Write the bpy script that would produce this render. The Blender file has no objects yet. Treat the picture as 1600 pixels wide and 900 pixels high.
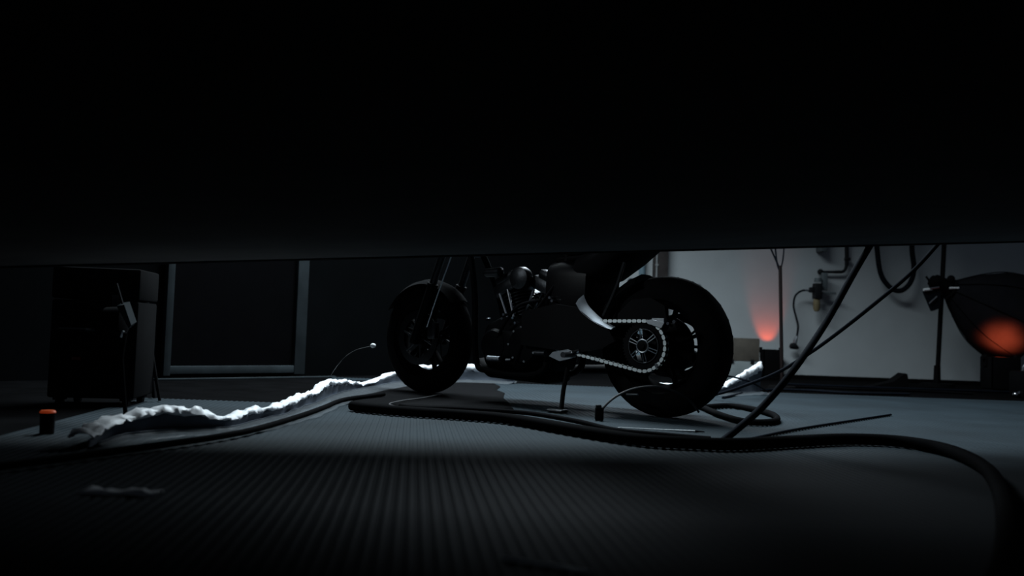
import bpy, bmesh, math, random
from mathutils import Vector, Matrix, noise

random.seed(7)
scene = bpy.context.scene
COL = scene.collection
R = math.radians

# ------------------------------------------------------------------ camera
F_PX = 1400.0                       # focal length in pixels of a 1600 x 900 frame
CAM_H = 0.38
PITCH = math.atan(65.0 / F_PX)
ROLL = R(2.0)
cam_d = bpy.data.cameras.new('camera')
cam_d.sensor_width = 36.0
cam_d.lens = F_PX / 1600.0 * 36.0
cam_d.clip_start = 0.02
cam_d.clip_end = 100
cam_d.dof.use_dof = True
cam_d.dof.focus_distance = 4.1
cam_d.dof.aperture_fstop = 2.0
cam = bpy.data.objects.new('camera', cam_d)
COL.objects.link(cam)
CAM_M = (Matrix.Translation((0, 0, CAM_H)) @ Matrix.Rotation(R(90) + PITCH, 4, 'X')
         @ Matrix.Rotation(ROLL, 4, 'Z'))
cam.matrix_world = CAM_M
scene.camera = cam

# ------------------------------------------------------------------ world, lights, exposure
world = bpy.data.worlds.new('dim_room_air')
scene.world = world
world.use_nodes = True
wbg = world.node_tree.nodes['Background']
wbg.inputs[0].default_value = (0.50, 0.62, 0.80, 1)
wbg.inputs[1].default_value = 0.045

scene.view_settings.view_transform = 'Standard'
scene.view_settings.look = 'None'
scene.view_settings.exposure = 0.0
scene.view_settings.gamma = 1.0
scene.view_settings.use_curve_mapping = False


def area(name, loc, target, sx, sy, power, color, spread=180):
    d = bpy.data.lights.new(name, 'AREA')
    d.shape = 'RECTANGLE'
    d.size, d.size_y = sx, sy
    d.energy = power
    d.color = color
    d.spread = R(spread)
    o = bpy.data.objects.new(name, d)
    COL.objects.link(o)
    o.location = loc
    o.rotation_euler = (Vector(target) - Vector(loc)).to_track_quat('-Z', 'Y').to_euler()
    return o


area('overhead_work_light', (-0.3, 5.5, 3.6), (0.0, 5.3, 0), 1.1, 3.5, 250, (0.79, 0.93, 1.0), 130)
area('rear_work_light', (0.4, 8.1, 2.5), (0.1, 2.2, 0), 2.2, 0.6, 38, (0.78, 0.90, 1.0), 120)
area('side_fill_light', (-2.3, 2.9, 1.8), (0.6, 4.2, 0.3), 0.4, 0.4, 0.9, (0.85, 0.95, 1.0), 30)  # unseen fill added to lift the bike's near side

# ------------------------------------------------------------------ unprojection (photo pixel -> real point)
def at(px, py, Y):
    v = CAM_M.to_3x3() @ Vector(((px - 800) / F_PX, (450 - py) / F_PX, -1))
    return Vector((0, 0, CAM_H)) + v * (Y / v.y)


def on_floor(px, py, z=0.0):
    v = CAM_M.to_3x3() @ Vector(((px - 800) / F_PX, (450 - py) / F_PX, -1))
    return Vector((0, 0, CAM_H)) + v * ((z - CAM_H) / v.z)


# ------------------------------------------------------------------ materials
def mat(name, color, rough=0.6, metal=0.0, var=0.15, scale=8.0, bump=0.0, bscale=60.0, spec=0.5,
        emit=None, estr=0.0, alpha=1.0, trans=0.0):
    m = bpy.data.materials.new(name)
    m.use_nodes = True
    nt = m.node_tree
    b = nt.nodes['Principled BSDF']
    tc = nt.nodes.new('ShaderNodeTexCoord')
    n = nt.nodes.new('ShaderNodeTexNoise')
    n.inputs['Scale'].default_value = scale
    n.inputs['Detail'].default_value = 4
    nt.links.new(tc.outputs['Object'], n.inputs['Vector'])
    ramp = nt.nodes.new('ShaderNodeValToRGB')
    c = Vector(color)
    ramp.color_ramp.elements[0].position = 0.3
    ramp.color_ramp.elements[1].position = 0.7
    ramp.color_ramp.elements[0].color = (*(c * (1 - var)), 1)
    ramp.color_ramp.elements[1].color = (*[min(1, x * (1 + var)) for x in c], 1)
    nt.links.new(n.outputs['Fac'], ramp.inputs['Fac'])
    nt.links.new(ramp.outputs['Color'], b.inputs['Base Color'])
    b.inputs['Roughness'].default_value = rough
    b.inputs['Metallic'].default_value = metal
    b.inputs['Specular IOR Level'].default_value = spec
    if bump:
        n2 = nt.nodes.new('ShaderNodeTexNoise')
        n2.inputs['Scale'].default_value = bscale
        n2.inputs['Detail'].default_value = 3
        nt.links.new(tc.outputs['Object'], n2.inputs['Vector'])
        bp = nt.nodes.new('ShaderNodeBump')
        bp.inputs['Strength'].default_value = bump
        bp.inputs['Distance'].default_value = 0.004
        nt.links.new(n2.outputs['Fac'], bp.inputs['Height'])
        nt.links.new(bp.outputs['Normal'], b.inputs['Normal'])
    if emit:
        b.inputs['Emission Color'].default_value = (*emit, 1)
        b.inputs['Emission Strength'].default_value = estr
    b.inputs['Alpha'].default_value = alpha
    b.inputs['Transmission Weight'].default_value = trans
    return m


M = dict(
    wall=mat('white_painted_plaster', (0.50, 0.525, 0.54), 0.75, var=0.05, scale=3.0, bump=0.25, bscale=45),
    blackwall=mat('unlit_wall_black', (0.0022, 0.0026, 0.003), 0.95, var=0.2, scale=2, spec=0.02),  # near-black stands in for the left wall being unlit
    concrete=mat('dark_concrete', (0.002, 0.002, 0.0023), 0.9, var=0.4, scale=5, bump=0.3, spec=0.02),  # even near-black concrete colour
    frame=mat('grey_door_frame_paint', (0.025, 0.031, 0.035), 0.7, var=0.25, scale=6, spec=0.08),
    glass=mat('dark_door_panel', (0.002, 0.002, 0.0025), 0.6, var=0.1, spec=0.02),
    skirting=mat('black_skirting', (0.004, 0.004, 0.004), 0.9, spec=0.04),
    brown=mat('dark_brown_timber', (0.040, 0.032, 0.031), 0.7, var=0.3, scale=14, bump=0.3),
    strip=mat('pale_conduit', (0.32, 0.33, 0.34), 0.5),
    mat_=mat('grey_rubber_matting', (0.0165, 0.0245, 0.0305), 0.75, var=0.22, scale=2.2, bump=0.25, bscale=160, spec=0.12),
    deck=mat('black_plywood_deck', (0.13, 0.12, 0.115), 0.9, var=0.12, scale=5, spec=0.03),
    tyre=mat('black_tyre_rubber', (0.003, 0.003, 0.0033), 0.85, var=0.2, scale=20, spec=0.03),
    rim=mat('black_wheel_enamel', (0.003, 0.003, 0.0035), 0.6, spec=0.02),
    black=mat('black_powder_coat', (0.0025, 0.0025, 0.003), 0.6, spec=0.05),
    gloss=mat('gloss_black_paint', (0.002, 0.002, 0.0025), 0.4, var=0.1, spec=0.06),
    matt=mat('matt_black_plastic', (0.004, 0.004, 0.0045), 0.9, spec=0.04),
    alu=mat('brushed_aluminium', (0.42, 0.45, 0.48), 0.34, 1.0, var=0.1, scale=30),
    engine=mat('dark_cast_engine', (0.03, 0.032, 0.035), 0.40, 0.85, var=0.2, scale=18, bump=0.2),
    dullalu=mat('satin_grey_metal', (0.20, 0.215, 0.235), 0.5, 0.8, var=0.1, scale=30),
    chrome=mat('chrome', (0.78, 0.80, 0.82), 0.12, 1.0, var=0.02),
    steel=mat('chain_steel', (0.62, 0.68, 0.69), 0.5, 0.45, var=0.1, scale=40),
    leather=mat('black_leather', (0.004, 0.004, 0.004), 0.8, bump=0.3, bscale=120, spec=0.05),
    plastic=mat('white_polythene_film', (0.88, 0.89, 0.92), 0.45, var=0.04, scale=12, bump=0.5, bscale=40),
    hose=mat('black_rubber_hose', (0.003, 0.003, 0.0035), 0.85, spec=0.02),
    cable=mat('dark_cable_sheath', (0.005, 0.0065, 0.010), 0.75, spec=0.03),
    grey=mat('grey_cable_sheath', (0.055, 0.055, 0.058), 0.5, spec=0.3),
    wire=mat('pale_wire', (0.45, 0.47, 0.50), 0.4),
    bluepipe=mat('blue_grey_pipe', (0.16, 0.24, 0.29), 0.6),
    greymetal=mat('grey_cast_metal', (0.12, 0.14, 0.15), 0.55, 0.2, spec=0.2),
    darkmetal=mat('dark_regulator_metal', (0.012, 0.013, 0.015), 0.55, 0.2, spec=0.15),
    amberbowl=mat('amber_bowl', (0.20, 0.16, 0.09), 0.5, spec=0.2),
    fabric=mat('black_softbox_fabric', (0.010, 0.010, 0.012), 0.9, bump=0.4, bscale=90, spec=0.04),
    diffuser=mat('white_diffuser_cloth', (0.7, 0.7, 0.7), 0.9),
    ply=mat('weathered_plywood', (0.085, 0.072, 0.058), 0.75, var=0.25, scale=10, bump=0.3),
    boxgrey=mat('grey_painted_board', (0.22, 0.25, 0.255), 0.75, var=0.15, scale=8),
    polemat=mat('glow_tinted_dark_tube', (0.012, 0.008, 0.008), 0.6, spec=0.1),  # reddish tint puts the uplight's glow into the pole colour
    lens=mat('orange_lens', (0.8, 0.16, 0.05), 0.3, emit=(1.0, 0.12, 0.03), estr=1.0),
    lensdim=mat('dim_orange_lens', (0.5, 0.10, 0.03), 0.3, emit=(1.0, 0.12, 0.03), estr=0.10),
    redlens=mat('dull_red_reflector', (0.10, 0.015, 0.01), 0.3),
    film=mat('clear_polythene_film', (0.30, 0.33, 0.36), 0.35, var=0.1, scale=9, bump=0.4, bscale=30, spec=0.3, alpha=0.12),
    filmface=mat('shaded_polythene_film', (0.10, 0.115, 0.14), 0.5, var=0.2, scale=9, bump=0.4, bscale=30, spec=0.15),  # same sheet, shade of its near face put into the colour
    dark_sheet=mat('floor_darkening_sheet', (0.003, 0.003, 0.0035), 0.95, bump=0.3, spec=0.05),  # for the sheet added to darken the floor
    white=mat('glint_white', (0.85, 0.86, 0.88), 0.3),  # white stands in for glints on the chrome tip and handles
)


# ------------------------------------------------------------------ mesh builder
def catmull(pts, n=8):
    pts = [Vector(p) for p in pts]
    P = [pts[0] * 2 - pts[1]] + pts + [pts[-1] * 2 - pts[-2]]
    out = []
    for i in range(1, len(P) - 2):
        a, b, c, d = P[i - 1], P[i], P[i + 1], P[i + 2]
        for k in range(n):
            t = k / n
            out.append(0.5 * ((2 * b) + (c - a) * t + (2 * a - 5 * b + 4 * c - d) * t * t
                              + (3 * b - a - 3 * c + d) * t ** 3))
    out.append(pts[-1].copy())
    return out


class MB:
    def __init__(self):
        self.bm = bmesh.new()

    def box(self, c, size, rot=None, bevel=0.0):
        r = bmesh.ops.create_cube(self.bm, size=1.0)
        vs = r['verts']
        mtx = Matrix.Translation(Vector(c)) @ (rot.to_4x4() if rot else Matrix.Identity(4)) @ \
            Matrix.Diagonal((*size, 1))
        bmesh.ops.transform(self.bm, matrix=mtx, verts=vs)
        if bevel:
            es = list({e for v in vs for e in v.link_edges})
            bmesh.ops.bevel(self.bm, geom=es, offset=bevel, segments=2, profile=0.5, affect='EDGES')
        return self

    def ring(self, c, u, v, r, seg):
        return [self.bm.verts.new(c + u * (r * math.cos(2 * math.pi * k / seg)) + v * (r * math.sin(2 * math.pi * k / seg)))
                for k in range(seg)]

    def skin(self, rings, closed_u=True, cap=True, loop=False):
        bm = self.bm
        n = len(rings[0])
        pairs = list(zip(rings, rings[1:]))
        if loop:
            pairs.append((rings[-1], rings[0]))
        for a, b in pairs:
            for k in range(n if closed_u else n - 1):
                try:
                    bm.faces.new((a[k], a[(k + 1) % n], b[(k + 1) % n], b[k]))
                except ValueError:
                    pass
        if cap and not loop and closed_u:
            bm.faces.new(list(reversed(rings[0])))
            bm.faces.new(rings[-1])
        return self

    def tube(self, pts, r, seg=8, smooth=0, cap=True, loop=False):
        if smooth:
            pts = catmull(pts, smooth)
        pts = [Vector(p) for p in pts]
        rad = r if isinstance(r, (list, tuple)) else None
        up = None
        rings = []
        n = len(pts)
        for i, p in enumerate(pts):
            t = (pts[min(i + 1, n - 1)] - pts[max(i - 1, 0)])
            if t.length < 1e-9:
                t = Vector((0, 0, 1))
            t.normalize()
            if up is None:
                up = Vector((0, 0, 1)) if abs(t.z) < 0.9 else Vector((1, 0, 0))
            u = t.cross(up)
            if u.length < 1e-6:
                u = t.cross(Vector((0.3, 1, 0.2)))
            u.normalize()
            v = u.cross(t).normalized()
            up = v
            if rad:
                f = i / max(1, n - 1) * (len(rad) - 1)
                j = min(int(f), len(rad) - 2)
                rr = rad[j] + (rad[j + 1] - rad[j]) * (f - j)
            else:
                rr = r
            rings.append(self.ring(p, u, v, rr, seg))
        return self.skin(rings, True, cap, loop)

    def cyl(self, p0, p1, r0, r1=None, seg=20, cap=True):
        r1 = r0 if r1 is None else r1
        p0, p1 = Vector(p0), Vector(p1)
        t = (p1 - p0).normalized()
        a = Vector((0, 0, 1)) if abs(t.z) < 0.9 else Vector((1, 0, 0))
        u = t.cross(a).normalized()
        v = u.cross(t).normalized()
        return self.skin([self.ring(p0, u, v, r0, seg), self.ring(p1, u, v, r1, seg)], True, cap)

    def lathe(self, prof, o, axis, seg=48, closed=False):
        """prof: (radius, along axis)"""
        o, t = Vector(o), Vector(axis).normalized()
        a = Vector((0, 0, 1)) if abs(t.z) < 0.9 else Vector((1, 0, 0))
        u = t.cross(a).normalized()
        v = u.cross(t).normalized()
        rings = [self.ring(o + t * h, u, v, max(r, 1e-4), seg) for r, h in prof]
        return self.skin(rings, True, not closed, closed)

    def prism(self, poly, o, u, v, w, thick):
        """poly (a,b) in plane u,v, extruded along w by thick, centred"""
        o, u, v, w = Vector(o), Vector(u), Vector(v), Vector(w)
        lo = [self.bm.verts.new(o + u * a + v * b - w * thick / 2) for a, b in poly]
        hi = [self.bm.verts.new(o + u * a + v * b + w * thick / 2) for a, b in poly]
        n = len(poly)
        self.bm.faces.new(lo)
        self.bm.faces.new(list(reversed(hi)))
        for k in range(n):
            self.bm.faces.new((lo[k], lo[(k + 1) % n], hi[(k + 1) % n], hi[k]))
        return self

    def loft(self, secs, axis='x', seg=20, p=2.4):
        """secs: (x, y centre, z centre, half width, half height)"""
        rings = []
        for x, yc, zc, hw, hh in secs:
            ring = []
            for k in range(seg):
                a = 2 * math.pi * k / seg
                c, s = math.cos(a), math.sin(a)
                ring.append(self.bm.verts.new((x, yc + hw * math.copysign(abs(c) ** (2 / p), c),
                                               zc + hh * math.copysign(abs(s) ** (2 / p), s))))
            rings.append(ring)
        return self.skin(rings, True, True)

    def ball(self, c, r, seg=14, scale=(1, 1, 1)):
        x = bmesh.ops.create_uvsphere(self.bm, u_segments=seg, v_segments=max(6, seg // 2), radius=r)
        bmesh.ops.transform(self.bm, matrix=Matrix.Translation(Vector(c)) @ Matrix.Diagonal((*scale, 1)), verts=x['verts'])
        return self

    def torus(self, c, axis, Rr, r, seg=28, sub=8):
        t = Vector(axis).normalized()
        a = Vector((0, 0, 1)) if abs(t.z) < 0.9 else Vector((1, 0, 0))
        u = t.cross(a).normalized()
        v = u.cross(t).normalized()
        c = Vector(c)
        rings = []
        for k in range(seg):
            d = u * math.cos(2 * math.pi * k / seg) + v * math.sin(2 * math.pi * k / seg)
            rings.append([self.bm.verts.new(c + d * (Rr + r * math.cos(2 * math.pi * j / sub)) + t * (r * math.sin(2 * math.pi * j / sub)))
                          for j in range(sub)])
        return self.skin(rings, True, False, True)

    def build(self, name, material, parent=None, angle=35, smooth=True):
        bmesh.ops.recalc_face_normals(self.bm, faces=self.bm.faces)
        me = bpy.data.meshes.new(name)
        self.bm.to_mesh(me)
        self.bm.free()
        me.materials.append(material)
        if smooth:
            me.polygons.foreach_set('use_smooth', [True] * len(me.polygons))
            me.set_sharp_from_angle(angle=R(angle))
        o = bpy.data.objects.new(name, me)
        COL.objects.link(o)
        if parent:
            o.parent = parent
        return o


def tag(o, label, cat, group=None, kind=None):
    o['label'] = label
    o['category'] = cat
    if group:
        o['group'] = group
    if kind:
        o['kind'] = kind
    return o


def thing(name, label, cat, loc=(0, 0, 0), rz=0.0, group=None):
    o = bpy.data.objects.new(name, None)
    o.empty_display_size = 0.1
    COL.objects.link(o)
    o.location = loc
    o.rotation_euler = (0, 0, rz)
    return tag(o, label, cat, group)


def struct(o):
    o['kind'] = 'structure'
    return o


X, Yv, Z = Vector((1, 0, 0)), Vector((0, 1, 0)), Vector((0, 0, 1))

# ------------------------------------------------------------------ setting
WALL_Y = 8.7
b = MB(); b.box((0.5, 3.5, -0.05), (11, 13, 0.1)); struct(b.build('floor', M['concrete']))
CORNER = Vector((0.92, WALL_Y, 0))
LBASE = Vector((-2.05, 5.7, 0))
b = MB(); b.box(((0.92 + 6) / 2, WALL_Y + 0.06, 2.2), (5.08, 0.12, 4.4)); struct(b.build('wall_back', M['wall']))
b = MB(); b.box(((1.07 + 5.95) / 2, WALL_Y - 0.008, 0.02), (4.88, 0.016, 0.04)); struct(b.build('baseboard_back', M['skirting']))

# oblique left wall, black standing in for lack of light, wide framed opening
LD = (CORNER - LBASE).normalized()
LN = Vector((LD.y, -LD.x, 0))                    # towards the room
LROT = Matrix((LD, -LN, Z)).transposed()
def lw(s, n, z):                                  # s along the wall back from the corner, n into the room
    return CORNER - LD * s + LN * n + Z * z
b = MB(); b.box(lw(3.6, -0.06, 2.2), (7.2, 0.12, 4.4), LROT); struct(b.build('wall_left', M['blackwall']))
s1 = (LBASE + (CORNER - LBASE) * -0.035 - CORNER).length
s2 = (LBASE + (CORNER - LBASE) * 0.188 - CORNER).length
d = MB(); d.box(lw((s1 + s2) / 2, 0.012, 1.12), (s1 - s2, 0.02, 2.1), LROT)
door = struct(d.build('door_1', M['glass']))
for s, w in ((s1, 0.045), (s2, 0.085)):
    b = MB(); b.box(lw(s, 0.035, 1.12), (w, 0.05, 2.2), LROT, 0.004); b.build('door_post', M['frame'], door)
b = MB(); b.box(lw((s1 + s2) / 2, 0.035, 2.2), (s1 - s2 + 0.1, 0.05, 0.09), LROT, 0.004); b.build('door_head', M['frame'], door)
b = MB(); b.box(lw((s1 + s2) / 2, 0.033, 0.055), (s1 - s2 + 0.02, 0.044, 0.05), LROT, 0.004); b.build('door_sill', M['frame'], door)
b = MB(); b.box(lw((s1 + s2) / 2 - 0.05, 0.16, 0.006), (s1 - s2 + 0.35, 0.03, 0.012), LROT, 0.003)
struct(b.build('trim_1', M['frame']))

# brown column with a pale conduit
cx0, cx1 = at(1019, 430, WALL_Y).x, at(1041, 430, WALL_Y).x
b = MB(); b.box(((cx0 + cx1) / 2, WALL_Y - 0.05, 2.2), (cx1 - cx0, 0.1, 4.4), None, 0.006)
colm = struct(b.build('trim_2', M['brown']))
b = MB(); b.cyl((cx0 + 0.025, WALL_Y - 0.108, 0.05), (cx0 + 0.025, WALL_Y - 0.108, 4.3), 0.008, seg=10)
for z in (0.4, 0.72, 1.05, 1.6):
    b.box((cx0 + 0.025, WALL_Y - 0.108, z), (0.03, 0.02, 0.016))
b.build('conduit', M['strip'], colm)

# ------------------------------------------------------------------ ribbed rubber matting
def ribbed_mat(name, poly, label, top=0.008):
    """closed slab, ribs run along (-0.107,1); poly = list of (x0,x1,y0,y1) strips"""
    root = None
    x0, x1, y0, y1 = poly
    sh = -0.107
    pitch = 0.0245
    bm = MB()
    n = int((x1 - x0) / pitch)
    ny = 2
    prof = []
    for k in range(n):
        a = x0 + k * pitch
        prof += [(a, top - 0.0017), (a + 0.010, top - 0.0017), (a + 0.0135, top), (a + 0.021, top)]
    prof.append((x0 + n * pitch, top - 0.0017))
    rows = []
    for y in (y0, y1):
        rows.append([bm.bm.verts.new((a + sh * (y - 4.0), y, z)) for a, z in prof])
    for k in range(len(prof) - 1):
        bm.bm.faces.new((rows[0][k], rows[0][k + 1], rows[1][k + 1], rows[1][k]))
    for row in rows:
        lo = [bm.bm.verts.new((row[0].co.x, row[0].co.y, 0.001)), bm.bm.verts.new((row[-1].co.x, row[-1].co.y, 0.001))]
        bm.bm.faces.new(row + [lo[1], lo[0]])
        row.append(lo)
    for i, j in ((0, 0), (-2, 1)):
        bm.bm.faces.new((rows[0][i], rows[1][i], rows[1][-1][j], rows[0][-1][j]))
    return tag(bm.build(name, M['mat_'], smooth=False), label, 'mat')

ribbed_mat('rubber_mat', (-0.98, 4.3, 0.4, 6.25), 'large grey ribbed rubber mat under the motorcycle and foreground')
ribbed_mat('rubber_mat', (-0.98 - 0.0245 * 28, -0.979, 0.4, 4.15), 'narrower ribbed rubber mat at left beneath the bright plastic roll')

# ------------------------------------------------------------------ low black platform over the camera
plat = thing('stage_platform', 'low black platform whose underside and edge fill the top of the view', 'platform')
EL, ER = at(180, 415, 3.10), at(1700, 377, 3.65)
ed = (ER - EL)
def plat_pt(t, back, dz=0.0):
    e = EL + ed * t
    nn = Vector((-ed.y, ed.x, 0)).normalized()
    return e - nn * back + Z * dz
t0, t1 = -0.35, 1.3
b = MB()
lo = [plat_pt(t0, 0.05, 0.004), plat_pt(t1, 0.05, 0.004), plat_pt(t1, 4.2, 0.004), plat_pt(t0, 4.2, 0.004)]
vs = [b.bm.verts.new(p) for p in lo] + [b.bm.verts.new(p + Z * 0.03) for p in lo]
for f in ((0, 1, 2, 3), (7, 6, 5, 4), (0, 4, 5, 1), (1, 5, 6, 2), (2, 6, 7, 3), (3, 7, 4, 0)):
    b.bm.faces.new([vs[i] for i in f])
b.build('deck', M['deck'], plat)
def beam(name, p, q, w, h):
    m = MB()
    p, q = Vector(p), Vector(q)
    dd = (q - p); L = dd.length; dd.normalize()
    side = dd.cross(Z).normalized(); upv = side.cross(dd)
    m.box((p + q) / 2, (L, w, h), Matrix((dd, side, upv)).transposed(), 0.004)
    return m.build(name, M['matt'], plat)
beam('edge_beam', plat_pt(t0, 0.03, 0.06), plat_pt(t1, 0.03, 0.06), 0.05, 0.12)
beam('edge_beam', plat_pt(t0, 4.17, 0.06), plat_pt(t1, 4.17, 0.06), 0.05, 0.12)
for t in (t0 + 0.01, 0.0, 0.33, 0.66, 1.0, t1 - 0.01):
    beam('joist', plat_pt(t, 0.06, 0.065), plat_pt(t, 4.14, 0.065), 0.045, 0.06)
for t in (t0 + 0.03, t1 - 0.03):
    for bk in (0.1, 4.1):
        p = plat_pt(t, bk, 0.0)
        m = MB(); m.box((p.x, p.y, (p.z + 0.05) / 2 + 0.0045), (0.07, 0.07, p.z + 0.041), None, 0.006); m.build('leg', M['deck'], plat)

# ------------------------------------------------------------------ motorcycle
TH = R(39)
rc = on_floor(1038, 655)
bike = thing('motorcycle', 'black custom motorcycle with fat rear tyre and exposed left side chain', 'motorcycle',
             (rc.x, rc.y + 0.02, 0.008), math.pi - TH)
# local axes: x forward, y to the bike's LEFT side (towards the camera), z up
YL = Vector((0, 1, 0))
AX = Vector((0, 0, 0.32))
WB = 1.50
FX = Vector((WB, 0, 0.31))


def wheel(c, Ro, hw, Rr, kind):
    t = MB()
    prof = []
    n = 18
    for k in range(n + 1):
        a = -math.pi / 2 + math.pi * k / n
        s, cc = math.sin(a), math.cos(a)
        prof.append((Rr + (Ro - Rr) * (abs(cc) ** 0.72), hw * math.copysign(abs(s) ** 0.8, s)))
    prof += [(Rr - 0.004, hw * 0.86), (Rr - 0.004, -hw * 0.86)]
    t.lathe(prof, c, YL, 72, True)
    tyre = t.build(kind + '_tyre', M['tyre'], bike, 50)
    g = MB()                                        # tread grooves as raised blocks
    for k in range(26):
        a = 2 * math.pi * k / 26
        for s in (-1, 1):
            pts = []
            for q in (0.10, 0.35, 0.6):
                aa = a + 0.18 * q + (0.06 if s > 0 else 0)
                ang = math.asin(min(1, q ** 1.25)) if False else q * math.pi / 2 * 0.8
                rr = Rr + (Ro - Rr) * (abs(math.cos(ang)) ** 0.72) + 0.0005
                pts.append(c + Vector((math.cos(aa) * rr, s * hw * abs(math.sin(ang)) ** 0.8, math.sin(aa) * rr)))
            g.tube(pts, 0.0012, 5)
    o = g.build('tread_rib', M['tyre'], tyre); o['kind'] = 'stuff'
    r = MB()
    w = hw * 0.84
    r.lathe([(Rr, -w), (Rr + 0.008, -w), (Rr - 0.004, -w * 0.86), (Rr - 0.03, -w * 0.3), (Rr - 0.03, w * 0.3), (Rr - 0.004, w * 0.86),
             (Rr + 0.008, w), (Rr, w), (Rr - 0.012, w * 0.84), (Rr - 0.040, w * 0.3), (Rr - 0.040, -w * 0.3), (Rr - 0.012, -w * 0.84)],
            c, YL, 64, True)
    rim = r.build(kind + '_rim', M['rim'], bike, 50)
    for k in range(5):
        for da in (-0.10, 0.10):
            a = 2 * math.pi * k / 5 + 0.45
            m = MB()
            p0 = c + Vector((math.cos(a + da * 0.9), 0, math.sin(a + da * 0.9))) * 0.05
            a2 = a + da * 1.6
            p1 = c + Vector((math.cos(a2), 0, math.sin(a2))) * (Rr - 0.03)
            dd = (p1 - p0); L = dd.length; dd.normalize()
            m.box((p0 + p1) / 2, (L, 0.035, 0.013), Matrix((dd, YL, dd.cross(YL))).transposed(), 0.004)
            m.build('spoke', M['rim'], rim)
    if kind == 'rear':
        h = MB(); h.lathe([(0.06, -0.025), (0.134, -0.02), (0.138, -0.016), (0.138, 0.0), (0.06, 0.012)], c, YL, 40, True); h.build('wheel_web', M['rim'], rim)
    h = MB(); h.lathe([(0.0, -0.11), (0.03, -0.11), (0.034, -0.06), (0.062, -0.03), (0.062, 0.03), (0.034, 0.06), (0.03, 0.11), (0.0, 0.11)], c, YL, 28)
    h.build('hub', M['black'], rim)
    return tyre, rim


wheel(AX, 0.32, 0.088, 0.212, 'rear')
wheel(FX, 0.31, 0.062, 0.218, 'front')
# brake discs
for c, y, rr in ((AX, -0.13, 0.155), (FX, 0.085, 0.15), (FX, -0.085, 0.15)):
    m = MB(); m.lathe([(rr, -0.0025), (rr, 0.0025), (rr - 0.04, 0.0025), (rr - 0.04, -0.0025)], c + YL * y, YL, 48, True)
    for k in range(6):
        a = 2 * math.pi * k / 6
        m.tube([c + YL * y + Vector((math.cos(a), 0, math.sin(a))) * 0.03, c + YL * y + Vector((math.cos(a + .3), 0, math.sin(a + .3))) * (rr - 0.038)], 0.006, 6)
    m.lathe([(0.034, -0.004), (0.034, 0.004), (0.02, 0.004), (0.02, -0.004)], c + YL * y, YL, 24, True)
    m.build('brake_disc', M['engine'], bike)

# sprocket and chain
YS = 0.192
SPR = 0.104
sp = MB()
teeth = 46
prof = []
for k in range(teeth * 4):
    a = 2 * math.pi * k / (teeth * 4)
    rr = SPR + (0.0045 if k % 4 in (0, 1) else -0.003)
    prof.append((rr * math.cos(a), rr * math.sin(a)))
inner = [(0.080 * math.cos(2 * math.pi * k / (teeth * 4)), 0.080 * math.sin(2 * math.pi * k / (teeth * 4))) for k in range(teeth * 4)]
n = len(prof)
lay = []
for yy in (YS - 0.003, YS + 0.003):
    lay.append(([sp.bm.verts.new(AX + Vector((a, yy, c))) for a, c in prof], [sp.bm.verts.new(AX + Vector((a, yy, c))) for a, c in inner]))
for k in range(n):
    j = (k + 1) % n
    for o_, i_ in lay:
        sp.bm.faces.new((o_[k], o_[j], i_[j], i_[k]))
    sp.bm.faces.new((lay[0][0][k], lay[0][0][j], lay[1][0][j], lay[1][0][k]))
    sp.bm.faces.new((lay[0][1][k], lay[0][1][j], lay[1][1][j], lay[1][1][k]))
sprocket = sp.build('sprocket', M['black'], bike)
m = MB(); m.torus(AX + YL * (YS + 0.004), YL, 0.074, 0.0035, 48, 6); m.build('carrier_ring', M['engine'], sprocket)
m = MB(); m.torus(AX + YL * (YS + 0.012), YL, 0.028, 0.004, 36, 8); m.build('hub_ring', M['alu'], sprocket)
m = MB(); m.lathe([(0.0, 0.0), (0.026, 0.0), (0.026, 0.012), (0.012, 0.014), (0.012, 0.02), (0, 0.02)], AX + YL * YS, YL, 28); m.build('axle_nut', M['black'], sprocket)
for k in range(6):
    a = 2 * math.pi * k / 6 + R(80)
    m = MB()
    for da in (-0.16, 0.16):
        ca, sa = math.cos(a + da * 1.1), math.sin(a + da * 1.1)
        cb, sb = math.cos(a + da * 0.62), math.sin(a + da * 0.62)
        m.tube([AX + Vector((ca * 0.029, YS + 0.012, sa * 0.029)), AX + Vector((cb * 0.074, YS + 0.006, sb * 0.074))], 0.0024, 6)
    m.tube([AX + Vector((math.cos(a - .09) * 0.073, YS + 0.006, math.sin(a - .09) * 0.073)), AX + Vector((math.cos(a + .09) * 0.073, YS + 0.006, math.sin(a + .09) * 0.073))], 0.0024, 6)
    m.build('carrier_spoke', M['alu'], sprocket)
C1 = Vector((0, 0, 0.32)); C2 = Vector((0.60, 0, 0.365)); R1, R2 = SPR + 0.006, 0.052
dv = C2 - C1; D = dv.length; base = math.atan2(dv.z, dv.x); off = math.acos((R1 - R2) / D)
path = []
a0, a1 = base + off, base - off
for k in range(61):                                            # around the rear, the long way
    a = a0 + (2 * math.pi - 2 * off) * k / 60
    path.append(C1 + Vector((math.cos(a), 0, math.sin(a))) * R1)
for k in range(21):
    a = base - off + 2 * off * k / 20
    path.append(C2 + Vector((math.cos(a), 0, math.sin(a))) * R2)
path.append(path[0])
cum = [0]
for p, q in zip(path, path[1:]):
    cum.append(cum[-1] + (q - p).length)
PITCHC = 0.0125
NL = int(cum[-1] / PITCHC) // 2 * 2
def chain_at(s):
    s = s % cum[-1]
    i = max(j for j in range(len(cum) - 1) if cum[j] <= s)
    f = (s - cum[i]) / max(1e-9, cum[i + 1] - cum[i])
    return path[i].lerp(path[i + 1], f)
ch = MB()
for k in range(NL):
    p = chain_at(cum[-1] * k / NL) + YL * YS
    ch.cyl(p - YL * 0.009, p + YL * 0.009, 0.0034, seg=6)
chain = ch.build('chain', M['black'], bike)
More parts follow.
